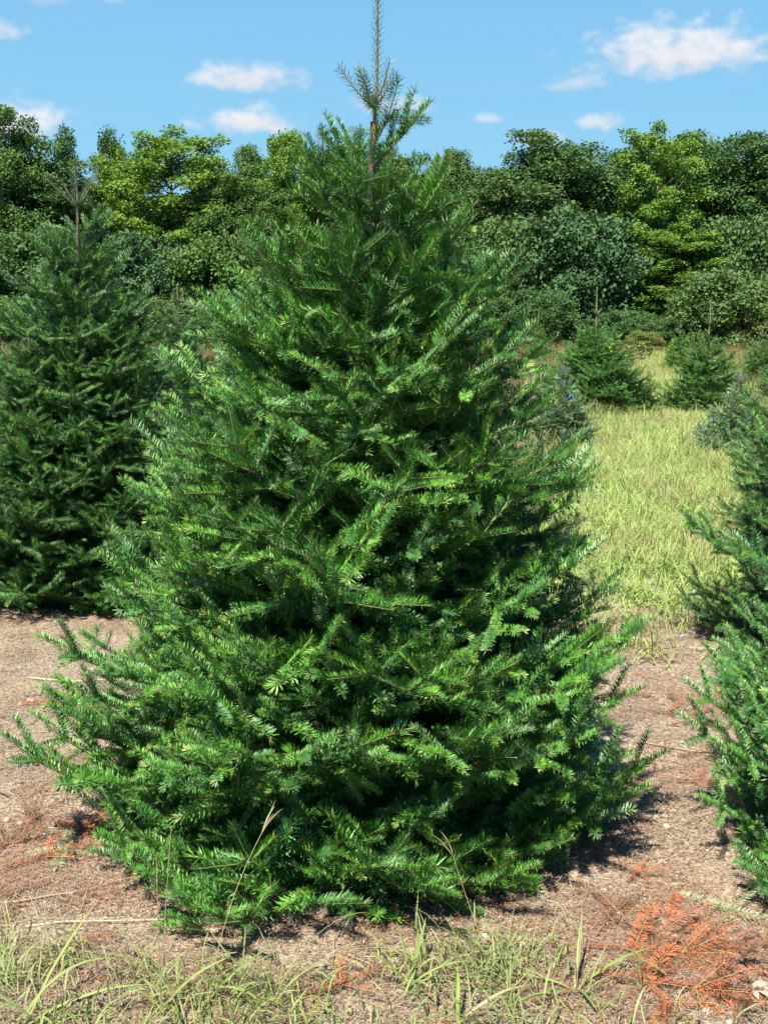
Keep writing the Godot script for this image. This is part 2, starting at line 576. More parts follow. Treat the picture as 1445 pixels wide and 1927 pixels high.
func make_sky() -> Sky:
	var W := 4096
	var H := 2048
	var im := Image.create(W, H, false, Image.FORMAT_RGB8)
	var zen := Color(0.07, 0.32, 0.76)
	var hor := Color(0.39, 0.78, 1.0)
	for y in H:
		var el := 90.0 - 180.0 * (y + 0.5) / H
		var t := pow(clampf(1.0 - sin(deg_to_rad(maxf(el, 0.0))), 0.0, 1.0), 2.1)
		im.fill_rect(Rect2i(0, y, W, 1), zen.lerp(hor, t).linear_to_srgb())
	# fair-weather clouds: [azimuth, elevation of the middle, width, height, density]; the named ones stand over the wood, the rest all round
	var list := [
		[-18.4, 12.6, 4.2, 1.5, 0.85], [-17.4, 8.7, 6.2, 2.6, 1.0], [-6.6, 11.0, 6.8, 2.0, 0.9], [-6.3, 9.1, 5.6, 1.9, 1.0],
		[13.6, 11.8, 9.6, 3.5, 1.0], [9.2, 10.8, 3.6, 1.2, 0.6], [10.2, 9.0, 2.2, 1.2, 0.8], [5.0, 9.3, 2.2, 0.7, 0.6],
		[-12.6, 14.2, 1.6, 0.9, 0.35], [0.4, 9.9, 4.4, 1.3, 0.5], [19.0, 14.2, 2.4, 1.4, 0.5], [7.4, 8.4, 3.0, 1.0, 0.5], [-15.4, 14.0, 2.2, 1.0, 0.3],
	]
	var r2 := RandomNumberGenerator.new()
	r2.seed = 77
	for k in 90:
		var az := r2.randf_range(24.0, 336.0)
		var el := r2.randf_range(4.0, 46.0)
		var wd := r2.randf_range(3.0, 9.0) * (1.0 + el / 30.0)
		list.append([az, el, wd, wd * r2.randf_range(0.25, 0.42), r2.randf_range(0.5, 1.0)])
	var nz := FastNoiseLite.new()
	nz.seed = 5
	nz.frequency = 1.0
	nz.fractal_octaves = 5
	nz.fractal_gain = 0.55
	for cl in list:
		var a: float = cl[2] * 0.5
		var b: float = cl[3] * 0.5
		var x0 := int(floor((cl[0] - a * 1.5) / 360.0 * W))
		var x1 := int(ceil((cl[0] + a * 1.5) / 360.0 * W))
		var y0 := int(floor((90.0 - cl[1] - b * 1.7) / 180.0 * H))
		var y1 := int(ceil((90.0 - cl[1] + b * 1.5) / 180.0 * H))
		for y in range(y0, y1):
			var el := 90.0 - 180.0 * (y + 0.5) / H
			var ny: float = (el - cl[1]) / b
			for x in range(x0, x1):
				var az := 360.0 * (x + 0.5) / W
				var nx: float = (az - cl[0]) / a
				var f := nz.get_noise_3d(az * 0.62 + cl[0], el * 1.15, cl[1] * 3.0)
				var f2 := nz.get_noise_3d(az * 2.1 + cl[0], el * 3.2, 9.0)
				var low := ny * (1.7 if ny < 0.0 else 1.0)
				var dens := 1.12 - sqrt(nx * nx + low * low) + f * 0.62 + f2 * 0.10
				dens = smoothstep(0.02, 0.95, dens) * float(cl[4])
				if dens <= 0.003:
					continue
				var px := posmod(x, W)
				var was := im.get_pixel(px, y).srgb_to_linear()
				var lit := Color(0.94, 0.93, 0.95).lerp(Color(0.76, 0.76, 0.82), clampf(0.45 - ny * 0.55 - f * 0.5, 0.0, 1.0))
				im.set_pixel(px, y, was.lerp(lit, dens * 0.93).linear_to_srgb())
	var m := PanoramaSkyMaterial.new()
	m.panorama = ImageTexture.create_from_image(im)
	var s := Sky.new()
	s.sky_material = m
	return s

# ---------------------------------------------------------------- the scene
func _ready() -> void:
	rng.seed = 4242
	relief.seed = 3
	relief.frequency = 1.4
	relief.fractal_octaves = 3
	fine.seed = 4
	fine.frequency = 9.0
	fine.fractal_octaves = 2
	patches.seed = 8
	patches.frequency = 1.1
	patches.fractal_octaves = 5
	patches.fractal_gain = 0.62

	var cam := Camera3D.new()
	cam.name = "camera"
	add_child(cam)
	cam.position = Vector3(0, 1.55, 0)
	cam.rotation_degrees = Vector3(-9.5, 0, 0)
	cam.fov = 48.0
	cam.near = 0.05
	cam.far = 2000.0
	cam.current = true

	var env := Environment.new()
	env.background_mode = Environment.BG_SKY
	env.sky = make_sky()
	env.background_energy_multiplier = 0.37
	env.tonemap_mode = Environment.TONE_MAPPER_LINEAR
	env.tonemap_exposure = 2.7
	env.sdfgi_enabled = true
	env.ssao_enabled = true
	env.ssil_enabled = true
	var we := WorldEnvironment.new()
	we.name = "world"
	we.environment = env
	add_child(we)

	var sun := DirectionalLight3D.new()
	sun.name = "sun"
	sun.light_energy = 1.6
	sun.light_color = Color(1.0, 0.955, 0.88)
	sun.light_angular_distance = 0.53
	sun.shadow_enabled = true
	add_child(sun)
	sun.look_at_from_position(Vector3(-0.22, 0.865, 0.45) * 50.0, Vector3.ZERO, Vector3.UP)

	make_ground()
	make_library()
	make_clumps()
	print("library ", Time.get_ticks_msec())
	build_wood()
	print("wood ", Time.get_ticks_msec())
	build_conifers()
	print("conifers ", Time.get_ticks_msec())
	build_grass()
	build_litter()
	build_weeds()
	print("done ", Time.get_ticks_msec())

func build_wood() -> void:
	var tints := {
		"mid": Color(0.104, 0.206, 0.053), "deep": Color(0.076, 0.166, 0.053), "blue": Color(0.074, 0.165, 0.066), "grey": Color(0.098, 0.190, 0.062),
		"lime": Color(0.165, 0.300, 0.045), "fresh": Color(0.154, 0.298, 0.049), "sage": Color(0.115, 0.205, 0.065), "olive": Color(0.198, 0.248, 0.078)}
	var leaf := {}
	for k in tints:
		leaf[k] = mat(tints[k], 0.7, 0.5, 0.32)
	var bark := mat(Color(1, 1, 1), 0.9)
	var pale_bark := mat(Color(2.6, 2.5, 2.3), 0.85)
	var kinds := {}
	for k in ["broad", "feather", "spire", "shrub"]:
		kinds[k] = []
		for j in (5 if k == "broad" else 2):
			kinds[k].append(broadleaf(k))
	# x, z, height, radius, kind, leaf tint, label
	var trees := [
		[-20.9, -66.0, 13.3, 2.5, "broad", "mid", "tall ragged green tree at the end of the wood, higher than its neighbours"],
		[-19.8, -68.0, 11.0, 3.3, "broad", "deep", "rounded dark green tree at the foot of the tall ragged tree"],
		[-19.8, -74.0, 13.0, 2.0, "spire", "blue", "narrow blue-green pointed tree standing before the white cloud"],
		[-17.4, -76.0, 13.2, 2.3, "spire", "deep", "dark pointed tree rising just behind the yellow-green trees"],
		[-15.5, -70.0, 11.3, 2.1, "feather", "lime", "smaller yellow-green tree under the dark pointed tree"],
		[-12.1, -68.0, 12.1, 3.3, "feather", "lime", "largest yellow-green tree with upright feathery boughs in the wood"],
		[-11.1, -78.0, 12.5, 1.8, "broad", "grey", "grey-green treetop showing behind the largest yellow-green tree"],
		[-10.6, -68.0, 9.7, 2.2, "broad", "grey", "low grey-green tree beside the largest yellow-green tree, under the gap of sky"],
		[-8.2, -76.0, 12.7, 2.1, "broad", "mid", "mid green round treetop past the gap of sky, before a cloud"],
		[-5.5, -70.0, 12.9, 2.1, "broad", "fresh", "fresh green tree whose top meets the shoulder of the large fir"],
		[-7.7, -66.0, 9.7, 2.5, "broad", "mid", "mid green tree standing low under the gap of sky"],
		[-2.7, -74.0, 12.5, 3.0, "broad", "mid", "green tree almost hidden behind the top of the large fir"],
		[1.3, -76.0, 12.4, 3.1, "broad", "mid", "green tree hidden behind the leader of the large fir"],
		[4.9, -74.0, 12.1, 2.3, "broad", "grey", "small round grey-green treetop beside the top of the large fir"],
		[7.3, -72.0, 11.0, 2.4, "broad", "grey", "grey-green tree under the dip in the wood's skyline"],
		[10.0, -70.0, 12.8, 3.7, "broad", "grey", "broad grey-green oak, highest dome on the dark side of the wood"],
		[14.4, -76.0, 12.9, 3.3, "broad", "deep", "dark green tree between the broad oak and the bright green tree"],
		[15.6, -68.0, 12.3, 2.6, "feather", "fresh", "tall bright green tree in the middle of the dark oaks"],
		[19.6, -74.0, 13.3, 3.4, "broad", "mid", "mid green round-topped tree next to the tall bright green tree"],
		[22.3, -72.0, 13.0, 3.5, "broad", "deep", "dark green oak at the edge of the picture above the sage shrub"],
		[24.8, -72.0, 13.2, 3.5, "broad", "mid", "last mid green tree of the wood, beyond the dark green oak"],
		[11.2, -66.0, 7.6, 3.7, "broad", "blue", "blue-green lower tree spreading in front of the broad oak"],
		[7.9, -67.0, 7.5, 3.1, "broad", "grey", "low grey-green tree partly behind the flank of the large fir"],
		[16.3, -65.0, 6.6, 2.8, "feather", "fresh", "low fresh green tree under the tall bright green tree"],
		[20.1, -66.0, 7.4, 3.2, "broad", "grey", "low grey-green tree behind the big sage shrub"],
		[14.5, -69.0, 8.6, 3.0, "broad", "grey", "grey-green tree filling the wood between blue-green and fresh green trees"],
		[-13.0, -64.0, 6.4, 3.1, "broad", "blue", "low blue-green tree below the largest yellow-green tree"],
		[-18.8, -63.0, 6.6, 3.5, "broad", "deep", "low dark tree behind the dense fir's narrow top"],
		[-8.3, -63.0, 6.3, 2.9, "broad", "mid", "low green tree seen between the two big firs"],
		[-23.7, -68.0, 10.6, 3.5, "broad", "mid", "green tree at the outer end of the wood"],
	]
	for q in trees.size():
		var t: Array = trees[q]
		var kd: Array = kinds[t[4]]
		var md: Array = kd[q % kd.size()]
		var o := thing("forest_tree", t[6], "tree", Vector3(t[0], 0, t[1]), "broadleaf trees of the wood")
		var b := Basis(Vector3.UP, rf(0, TAU)).scaled(Vector3(t[3] / 2.5, t[2] / 12.0, t[3] / 2.5))
		part("trunk", md[0], pale_bark if q in [7, 24, 17] else bark, o, Transform3D(b, Vector3.ZERO))
		if t[2] < 9.0 and t[4] == "broad":
			# a young tree, leafy to the ground
			md = kinds["shrub"][q % 2]
			b = Basis(Vector3.UP, rf(0, TAU)).scaled(Vector3(t[3] / 2.3, t[2] / 3.9, t[3] / 2.3))
		part("crown", md[1], leaf[t[5]], o, Transform3D(b, Vector3.ZERO))
	var shrubs := [
		[17.0, -58.0, 4.0, 3.1, "sage", "largest sage green shrub at the foot of the dark wood"],
		[19.0, -57.0, 2.6, 1.9, "olive", "olive shrub next to the largest sage green shrub"],
		[12.3, -59.0, 2.0, 1.9, "deep", "dark low shrub beyond the end of the grass lane"],
		[13.7, -58.0, 1.6, 1.6, "grey", "low grey-green shrub closing the end of the grass lane"],
		[8.1, -60.0, 3.1, 2.0, "deep", "dark shrub in front of the hollow under the oaks"],
		[10.7, -62.0, 1.6, 2.4, "deep", "dark shrub behind the round fir by the grass lane"],
		[6.5, -60.0, 2.7, 1.8, "deep", "dark shrub beside the flank of the large fir"],
		[15.5, -60.0, 2.1, 1.7, "grey", "grey-green shrub between the lane and the largest sage shrub"],
		[-11.1, -58.0, 2.6, 2.4, "sage", "sage shrub under the low blue-green tree"],
		[-9.4, -57.0, 1.6, 1.7, "deep", "small dark shrub seen between the two big firs"],
		[-13.5, -58.0, 2.1, 2.1, "mid", "green shrub behind the dense fir's shoulder"],
		[-18.0, -58.0, 2.6, 2.7, "mid", "green shrub behind the dense fir at the outer end"],
		[-7.2, -60.0, 2.7, 2.7, "deep", "dark shrub behind the flank of the large fir, under the low green tree"],
		[12.5, -56.0, 1.0, 1.0, "olive", "smallest olive shrub in the tall grass of the lane"],
	]
	for q in shrubs.size():
		var t: Array = shrubs[q]
		var md: Array = kinds["shrub"][q % 2]
		var o := thing("shrub", t[5], "shrub", Vector3(t[0], 0, t[1]), "shrubs along the edge of the wood")
		var b := Basis(Vector3.UP, rf(0, TAU)).scaled(Vector3(t[3] / 2.7, t[2] / 3.8, t[3] / 2.7))
		part("stem", md[0], bark, o, Transform3D(b, Vector3.ZERO))
		part("foliage", md[1], leaf[t[4]], o, Transform3D(b, Vector3.ZERO))
	# the depth of the wood behind its edge
	var places := []
	var cols := PackedColorArray()
	for k in 52:
		var x := -46.0 + 96.0 * (k % 35) / 34.0 + rf(-1, 1)
		var z := -80.0 - 8.0 * (k / 35) + rf(-2, 2)
		var b := Basis(Vector3.UP, rf(0, TAU)).scaled(Vector3(1.25, rf(0.82, 0.93), 1.25))
		places.append(Transform3D(b, Vector3(x, 0, z)))
		var v := rf(0.8, 1.1)
		cols.append(Color(0.085 * v, 0.165 * v, 0.055 * v))
	stuff("forest", "dark mass of woodland behind the edge trees", "forest", kinds["broad"][1][1], mat(Color(1, 1, 1), 0.55, 0.5), places, cols)

func build_conifers() -> void:
	var bark := mat(Color(1, 1, 1), 0.8)
	var green := mat(Color(1.14, 1.14, 1.14), 0.45, 0.0, 0.5)
	var deep := mat(Color(0.84, 0.90, 0.98), 0.45, 0.0, 0.5)
	var soft := mat(Color(1.05, 1.08, 1.35), 0.42, 0.0, 0.55)
	var bright := mat(Color(1.7, 1.45, 0.9), 0.5)
	var blue := mat(Color(2.5, 1.45, 4.2), 0.55)

	# the large fir
	var t := conifer("fir_tree", "largest fir, full conical Christmas tree with glossy green needles and bare leader", "tree", Vector3(-0.11, 0, -3.44), 2.46, 0.98, 268, green, bark, 0.35, Vector2(0.09, 0.0), 1.22)
	top_whorl(t, Vector3(0.08, 2.02, 0), 0.48, 0.0065, green, bark, 330)
	# its neighbours in the near rows
	t = conifer("fir_tree", "dense dark fir with a whorl of bare shoots on a thin neck", "tree", Vector3(-1.76, 0, -6.5), 2.44, 0.98, 215, deep, bark, 0.30, Vector2(0.09, 0.0), 1.1)
	top_whorl(t, Vector3(0.08, 2.08, 0), 0.30, 0.006, deep, bark, 160, 6, 0.24)
	t = conifer("fir_tree", "low wide fir across the litter path with twigs brushing the ground", "tree", Vector3(1.67, 0, -3.14), 2.0, 0.86, 185, soft, bark, 0.25, Vector2(0, 0))
	top_whorl(t, Vector3(0, 1.68, 0), 0.3, 0.006, soft, bark, 120)
	t = conifer("fir_tree", "dark fir behind the low wide fir, beside the pale grass lane", "tree", Vector3(2.20, 0, -5.25), 2.2, 0.88, 145, deep, bark, 0.3, Vector2(0, 0))
	top_whorl(t, Vector3(0, 1.66, 0), 0.3, 0.006, deep, bark, 120)
	t = conifer("fir_tree", "green fir standing back between the dense dark fir and the largest fir", "tree", Vector3(-0.98, 0, -9.6), 2.15, 0.85, 140, green, bark, 0.3, Vector2(0, 0), 1.1)
	top_whorl(t, Vector3(0, 1.83, 0), 0.3, 0.008, green, bark, 80)
	t = conifer("fir_tree", "small fir in the gap between the two biggest firs, before the shrubs", "tree", Vector3(-2.5, 0, -14.2), 2.0, 0.85, 90, deep, bark, 0.3, Vector2(0, 0), 1.3)
	top_whorl(t, Vector3(0, 1.68, 0), 0.3, 0.010, deep, bark, 60)
	# along the lane
	t = conifer("fir_tree", "round-shouldered fir by the lane with a tall crooked leader and bright vine leaves", "tree", Vector3(3.62, 0, -19.9), 1.68, 1.3, 130, green, bark, 0.2, Vector2(0, 0), 1.2)
	top_whorl(t, Vector3(0, 1.45, 0), 0.65, 0.016, green, bark, 90)
	t = conifer("fir_tree", "slimmer fir across the lane with two thin upright leaders", "tree", Vector3(5.52, 0, -19.8), 1.55, 0.88, 100, green, bark, 0.2, Vector2(0, 0), 1.2)
	top_whorl(t, Vector3(0, 1.3, 0), 0.62, 0.012, green, bark, 90)
	t = conifer("fir_tree", "small bright green fir at the far end of the grass lane", "tree", Vector3(9.28, 0, -36.5), 1.42, 0.68, 60, bright, bark, 0.25, Vector2(0, 0), 1.4)
	top_whorl(t, Vector3(0, 1.15, 0), 0.45, 0.014, bright, bark, 60)
	t = conifer("fir_tree", "tiny yellow-green fir peeping out beside the large fir's flank", "tree", Vector3(5.72, 0, -43.3), 1.75, 0.66, 50, bright, bark, 0.3, Vector2(0, 0), 1.4)
	top_whorl(t, Vector3(0, 1.4, 0), 0.55, 0.016, bright, bark, 60)
	t = conifer("fir_tree", "green fir in the next row past the slimmer fir", "tree", Vector3(9.35, 0, -28.8), 1.3, 0.8, 60, green, bark, 0.2, Vector2(0, 0), 1.4)
	top_whorl(t, Vector3(0, 1.0, 0), 0.4, 0.012, green, bark, 60)
	t = conifer("fir_tree", "small dark fir at the picture's edge beyond the blue spruce", "tree", Vector3(7.75, 0, -22.0), 1.45, 0.8, 60, deep, bark, 0.2, Vector2(0, 0), 1.4)
	top_whorl(t, Vector3(0, 1.2, 0), 0.4, 0.012, deep, bark, 60)
	# blue spruces
	t = conifer("spruce_tree", "small blue-grey spruce half hidden by the large fir's flank", "tree", Vector3(2.20, 0, -14.2), 1.0, 0.55, 80, blue, bark, 0.2, Vector2(0, 0), 0.9)
	top_whorl(t, Vector3(0, 0.78, 0), 0.3, 0.006, blue, bark, 60)
	t = conifer("spruce_tree", "small blue-grey spruce with a bare tan leader across the lane", "tree", Vector3(4.22, 0, -13.7), 0.90, 0.60, 80, blue, bark, 0.2, Vector2(0, 0), 0.9)
	top_whorl(t, Vector3(0, 0.66, 0), 0.52, 0.008, blue, bark, 40)
	# blue plastic tags tied to the two spruces
	for q in [[Vector3(4.20, 0.50, -13.30), "blue ribbon tied to the spruce across the lane"], [Vector3(2.24, 0.68, -13.86), "blue ribbon tied to the spruce by the large fir's flank"]]:
		var g := Geo.new()
		var c := Color(0.05, 0.28, 0.75)
		blade(g, Vector3(0, 0, 0), 0.4, 0.16, -0.9, 0.5, 0.012, c, 6, 2.2)
		blade(g, Vector3(0, 0, 0), 2.6, 0.13, -1.1, 0.3, 0.012, c, 6, -2.0)
		for k in 10:
			var a0 := TAU * k / 10.0
			var a1 := TAU * (k + 1) / 10.0
			var p0 := Vector3(cos(a0) * 0.03, sin(a0) * 0.024 + 0.02, 0)
			var p1 := Vector3(cos(a1) * 0.03, sin(a1) * 0.024 + 0.02, 0)
			var z := Vector3(0, 0, 0.010)
			g.tri(p0 - z, p1 - z, p1 + z, p0, p1, p1, c)
			g.tri(p0 - z, p1 + z, p0 + z, p0, p1, p0, c)
		var o := thing("ribbon", q[1], "ribbon", q[0], "blue ribbons on the spruces")
		part("band", g.mesh(), mat(Color(0.8, 0.8, 0.8), 0.35), o, Transform3D(Basis().scaled(Vector3.ONE * 0.6), Vector3.ZERO))
	# bright leaves of a vine on the round-shouldered fir
	var g := Geo.new()
	var w := Geo.new()
	for k in 9:
		var a := Vector3(rf(-0.25, 0.45), rf(-0.16, 0.10), rf(-0.08, 0.1))
		tube(w, Vector3(0, -0.2, -0.1).lerp(a, 0.3), a, 0.004, 0.003, 3, Color(0.2, 0.25, 0.06))
		for j in 16:
			blade(g, a + Vector3(rf(-0.10, 0.10), rf(-0.06, 0.08), rf(-0.03, 0.08)), rf(0, TAU), rf(0.08, 0.14), rf(-0.2, 0.8), rf(0.3, 1.2), rf(0.018, 0.030), Color(0.22, 0.36, 0.05) * rf(0.8, 1.2), 4)
	var o2 := thing("vine", "bright yellow-green vine climbing out of the round-shouldered fir", "vine", Vector3(3.86, 1.08, -18.98))
	part("stem", w.mesh(), bark, o2)
	part("leaves", g.mesh(), mat(Color(1, 1, 1), 0.5, 0.5), o2)

# the leader and the ring of young side shoots at its foot
func top_whorl(t: Node3D, at: Vector3, ln: float, rad: float, needle_mat: Material, wood_mat: Material, count: int, arms := 5, arm := 0.15) -> void:
	var a := leader_shoot(ln, rad, count, 48.0)
	var stem := part("leader", a[0], wood_mat, t, Transform3D(Basis(Vector3.BACK, -rf(-0.04, 0.04)), at))
	part("needles", a[1], needle_mat, stem)
	for k in arms:
		var b := leader_shoot(arm * rf(0.8, 1.1), rad * 0.5, int(120 * arm / 0.15), 54.0)
		var az := TAU * k / arms + 0.5 + rf(-0.2, 0.2)
		var bas := Basis(Vector3.UP, az) * Basis(Vector3.BACK, -deg_to_rad(rf(26, 44) * (1.0 if arm < 0.2 else 1.15)))
		var s := part("side_shoot", b[0], wood_mat, t, Transform3D(bas, at + Vector3(0, ln * 0.26, 0)))
		part("needles", b[1], needle_mat, s)

func lane_x(d: float) -> float:
	return 0.242 * d + 0.02

func build_grass() -> void:
	var m := mat(Color(1, 1, 1), 0.6, 0.6, 0.4)
	var shapes := [tuft(8, 0.15, 0.0031, 0.07), tuft(7, 0.24, 0.0030, 0.06), tuft(8, 0.18, 0.0040, 0.09)]
	# lane: near, middle, far; then the open field beyond the rows
	for s in 3:
		var places := []
		var cols := PackedColorArray()
		var n: int = [7500, 4000, 6500][s]
		for k in n:
			var d: float = 5.1 + pow(rng.randf(), 1.7) * 52.0
			var x := lane_x(d) + rf(-1.0, 1.0) * (0.75 + 0.055 * d)
			var z := -d
			# the lane's near end is ragged and thin
			if d < 7.0 and rng.randf() > (d - 5.5) / 1.7 + 0.05 + patches.get_noise_2d(x * 2, z * 2) * 1.1:
				continue
			var f := rf(0.7, 1.15) * (1.0 + d * 0.014)
			var b := Basis(Vector3.UP, rf(0, TAU)) * Basis(Vector3.RIGHT, rf(-0.3, 0.3))
			places.append(Transform3D(b.scaled_local(Vector3(f, f * rf(0.7, 1.2), f)), Vector3(x, ground_y(x, z) - 0.01, z)))
			var v := rf(0.8, 1.15)
			var dry := clampf(patches.get_noise_2d(x * 0.6, z * 0.6) * 1.6 + (0.35 if d > 30.0 else 0.0), 0, 0.8)
			cols.append(Color(0.39 * v, 0.55 * v, 0.16 * v).lerp(Color(0.34, 0.27, 0.13), dry))
		stuff("grass", ["short pale yellow-green grass of the lane", "taller pale grass of the lane", "limp pale grass blades of the lane"][s], "grass", shapes[s], m, places, cols)
	var pl := []
	var cl := PackedColorArray()
	for k in 21000:
		var d := 8.0 + pow(rng.randf(), 0.8) * 64.0
		var x := rf(-0.5, 0.5) * d
		if absf(x - lane_x(d)) < 1.0:
			continue
		var f := rf(1.0, 1.9) * (1.0 + d * 0.012)
		pl.append(Transform3D(Basis(Vector3.UP, rf(0, TAU)).scaled(Vector3(f, f, f)), Vector3(x, -0.01, -d)))
		var v := rf(0.7, 1.1)
		cl.append(Color(0.17 * v, 0.235 * v, 0.06 * v).lerp(Color(0.30, 0.22, 0.13), rf(0.0, 0.55)))
	stuff("field_grass", "rough grass between the farther rows of trees", "grass", shapes[1], m, pl, cl)
	# thin grass along the near edge, much of it lying flat
	var near := [tuft(6, 0.14, 0.0022, 0.07), tuft(6, 0.10, 0.0025, 0.05)]
	for s in 2:
		var places := []
		var cols := PackedColorArray()
		for k in 1000:
			var x := rf(-1.6, 1.45)
			var z := -rf(1.9, 2.72)
			var edge := 2.60 + 0.10 * sin(x * 5.0) - (0.14 if x > 0.45 else 0.0) - (0.05 if x < -0.55 else 0.0)
			if -z > edge or rng.randf() < clampf(patches.get_noise_2d(x * 2.4, z * 2.4) * 2.6 + 0.2, 0, 0.98):
				continue
			if x > 0.40 and rng.randf() < 0.72:
				continue
			var f := rf(0.6, 1.25)
			var b := Basis(Vector3.UP, rf(0, TAU)) * Basis(Vector3.RIGHT, rf(-0.9, 0.9))
			places.append(Transform3D(b.scaled_local(Vector3(f, f, f)), Vector3(x, ground_y(x, z) + 0.002, z)))
			var v := rf(0.8, 1.15)
			cols.append(Color(0.30 * v, 0.43 * v, 0.13 * v).lerp(Color(0.46, 0.42, 0.27), rf(0.0, 0.6)))
		stuff("grass", ["thin pale grass lying at the foot of the large fir", "short grass tufts on the soil before the large fir"][s], "grass", near[s], m, places, cols)

func build_litter() -> void:
	# straws and bits of twig
	var g := Geo.new()
	tube(g, Vector3(-0.5, 0, 0), Vector3(0.1, 0.004, 0.012), 0.012, 0.011, 4, Color(1, 1, 1))
	tube(g, Vector3(0.1, 0.004, 0.012), Vector3(0.5, 0, -0.01), 0.011, 0.007, 4, Color(1, 1, 1))
	var places := []
	var cols := PackedColorArray()
	for k in 6400:
		var z := -1.9 - pow(rng.randf(), 1.3) * 5.6
		var x := rf(-0.56, 0.56) * -z
		var ln := rf(0.02, 0.09) if rng.randf() < 0.93 else rf(0.09, 0.24)
		var th := rf(0.06, 0.12) / ln * 0.9
		var b := Basis(Vector3.UP, rf(0, TAU)) * Basis(Vector3.BACK, rf(-0.1, 0.1))
		if ln > 0.09:
			th *= 1.7
		places.append(Transform3D(b.scaled_local(Vector3(ln, ln * th, ln * th)), Vector3(x, ground_y(x, z) + 0.003, z)))
		var v := rf(0.6, 1.15)
		cols.append([Color(0.42, 0.35, 0.25), Color(0.33, 0.24, 0.16), Color(0.22, 0.16, 0.12), Color(0.5, 0.44, 0.34)][rng.randi() % 4] * v)
	stuff("straw_litter", "scattered straws and twig bits on the soil", "litter", g.mesh(), mat(Color(1, 1, 1), 0.8), places, cols)
	# fallen needles, in flat handfuls
	var nd := Geo.new()
	for k in 40:
		var a := rf(0, TAU)
		var p := Vector3(rf(-1, 1), 0, rf(-1, 1)) * 0.06
		var v := rf(0.6, 1.3)
		needle(nd, p + Vector3(0, rf(0.0, 0.006), 0), Vector3(cos(a), rf(-0.1, 0.25), sin(a)).normalized(), Vector3.UP, rf(0.014, 0.022), 0.0019, 0.1, Color(v, v, v))
	places = []
	cols = PackedColorArray()
	for k in 13000:
		var z := -1.9 - pow(rng.randf(), 1.2) * 5.4
		var x := rf(-0.56, 0.56) * -z
		if rng.randf() < clampf(0.25 - patches.get_noise_2d(x * 1.3, z * 1.3) * 1.5, 0, 0.85):
			continue
		places.append(Transform3D(Basis(Vector3.UP, rf(0, TAU)).scaled(Vector3.ONE * rf(0.8, 1.4)), Vector3(x, ground_y(x, z) + 0.002, z)))
		cols.append((Color(0.33, 0.15, 0.075) if rng.randf() < 0.25 else Color(0.30, 0.21, 0.14).lerp(Color(0.42, 0.35, 0.28), rng.randf())) * rf(0.6, 1.15))
	stuff("needle_litter", "brown fallen needles strewn over the soil", "litter", nd.mesh(), mat(Color(1, 1, 1), 0.8), places, cols)
	# clods and small stones
	var cg := Geo.new()
	var ico := []
	for k in 9:
		var y := 1.0 - 2.0 * (k + 0.5) / 9.0
		var r := sqrt(1.0 - y * y)
		ico.append(Vector3(cos(k * 2.39996) * r, y * 0.7, sin(k * 2.39996) * r) * rf(0.8, 1.15))
	for a in 7:
		for s in 7:
			var f := func(i: int, j: int) -> Vector3:
				var th := PI * i / 7.0
				var ph := TAU * j / 7.0
				var d := Vector3(sin(th) * cos(ph), cos(th) * 0.7, sin(th) * sin(ph))
				return d * (1.0 + 0.35 * fine.get_noise_3d(d.x * 0.3, d.y * 0.3, d.z * 0.3))
			var p00: Vector3 = f.call(a, s)
			var p10: Vector3 = f.call(a + 1, s)
			var p11: Vector3 = f.call(a + 1, s + 1)
			var p01: Vector3 = f.call(a, s + 1)
			cg.tri(p00, p10, p11, p00.normalized(), p10.normalized(), p11.normalized(), Color(1, 1, 1))
			cg.tri(p00, p11, p01, p00.normalized(), p11.normalized(), p01.normalized(), Color(1, 1, 1))
	places = []
	cols = PackedColorArray()
	for k in 1100:
		var z := -1.9 - pow(rng.randf(), 1.2) * 5.4
		var x := rf(-0.56, 0.56) * -z
		var r := 0.003 + 0.011 * pow(rng.randf(), 3.0)
		places.append(Transform3D(Basis(Vector3.UP, rf(0, TAU)).scaled(Vector3(r * rf(0.8, 1.5), r, r)), Vector3(x, ground_y(x, z) + r * 0.25, z)))
		cols.append(Color(0.42, 0.36, 0.29) * rf(0.7, 1.15))
	stuff("pebbles", "clods and small stones on the soil", "pebbles", cg.mesh(), mat(Color(1, 1, 1), 0.95), places, cols)

	# cut fir twigs that lie drying on the ground
	var rust := mat(Color(0.40, 0.125, 0.05), 0.8)
	var pinkish := mat(Color(0.32, 0.15, 0.10), 0.8)
	var silver := mat(Color(0.52, 0.54, 0.52), 0.7)
	var faded := mat(Color(0.29, 0.35, 0.20), 0.6)
	var brown := mat(Color(0.20, 0.095, 0.055), 0.85)
	var living := shoots_fine
	var living_pale := shoots_pale
	shoots_fine = shoots_dead
	shoots_pale = shoots_dead
	var wood := mat(Color(2.2, 1.75, 2.2), 0.8)
	var sprigs := []
	for k in 5:
		var w := Geo.new()
		var l := Geo.new()
		grow(w, l, Vector3.ZERO, Vector3.RIGHT, Vector3.UP, [0.15, 0.22, 0.30, 0.16, 0.38][k], 1 if k != 4 else 0, 0.0, 0.25 if k == 4 else 0.0)
		sprigs.append([w.mesh(), l.mesh()])
	shoots_fine = living
	shoots_pale = living_pale
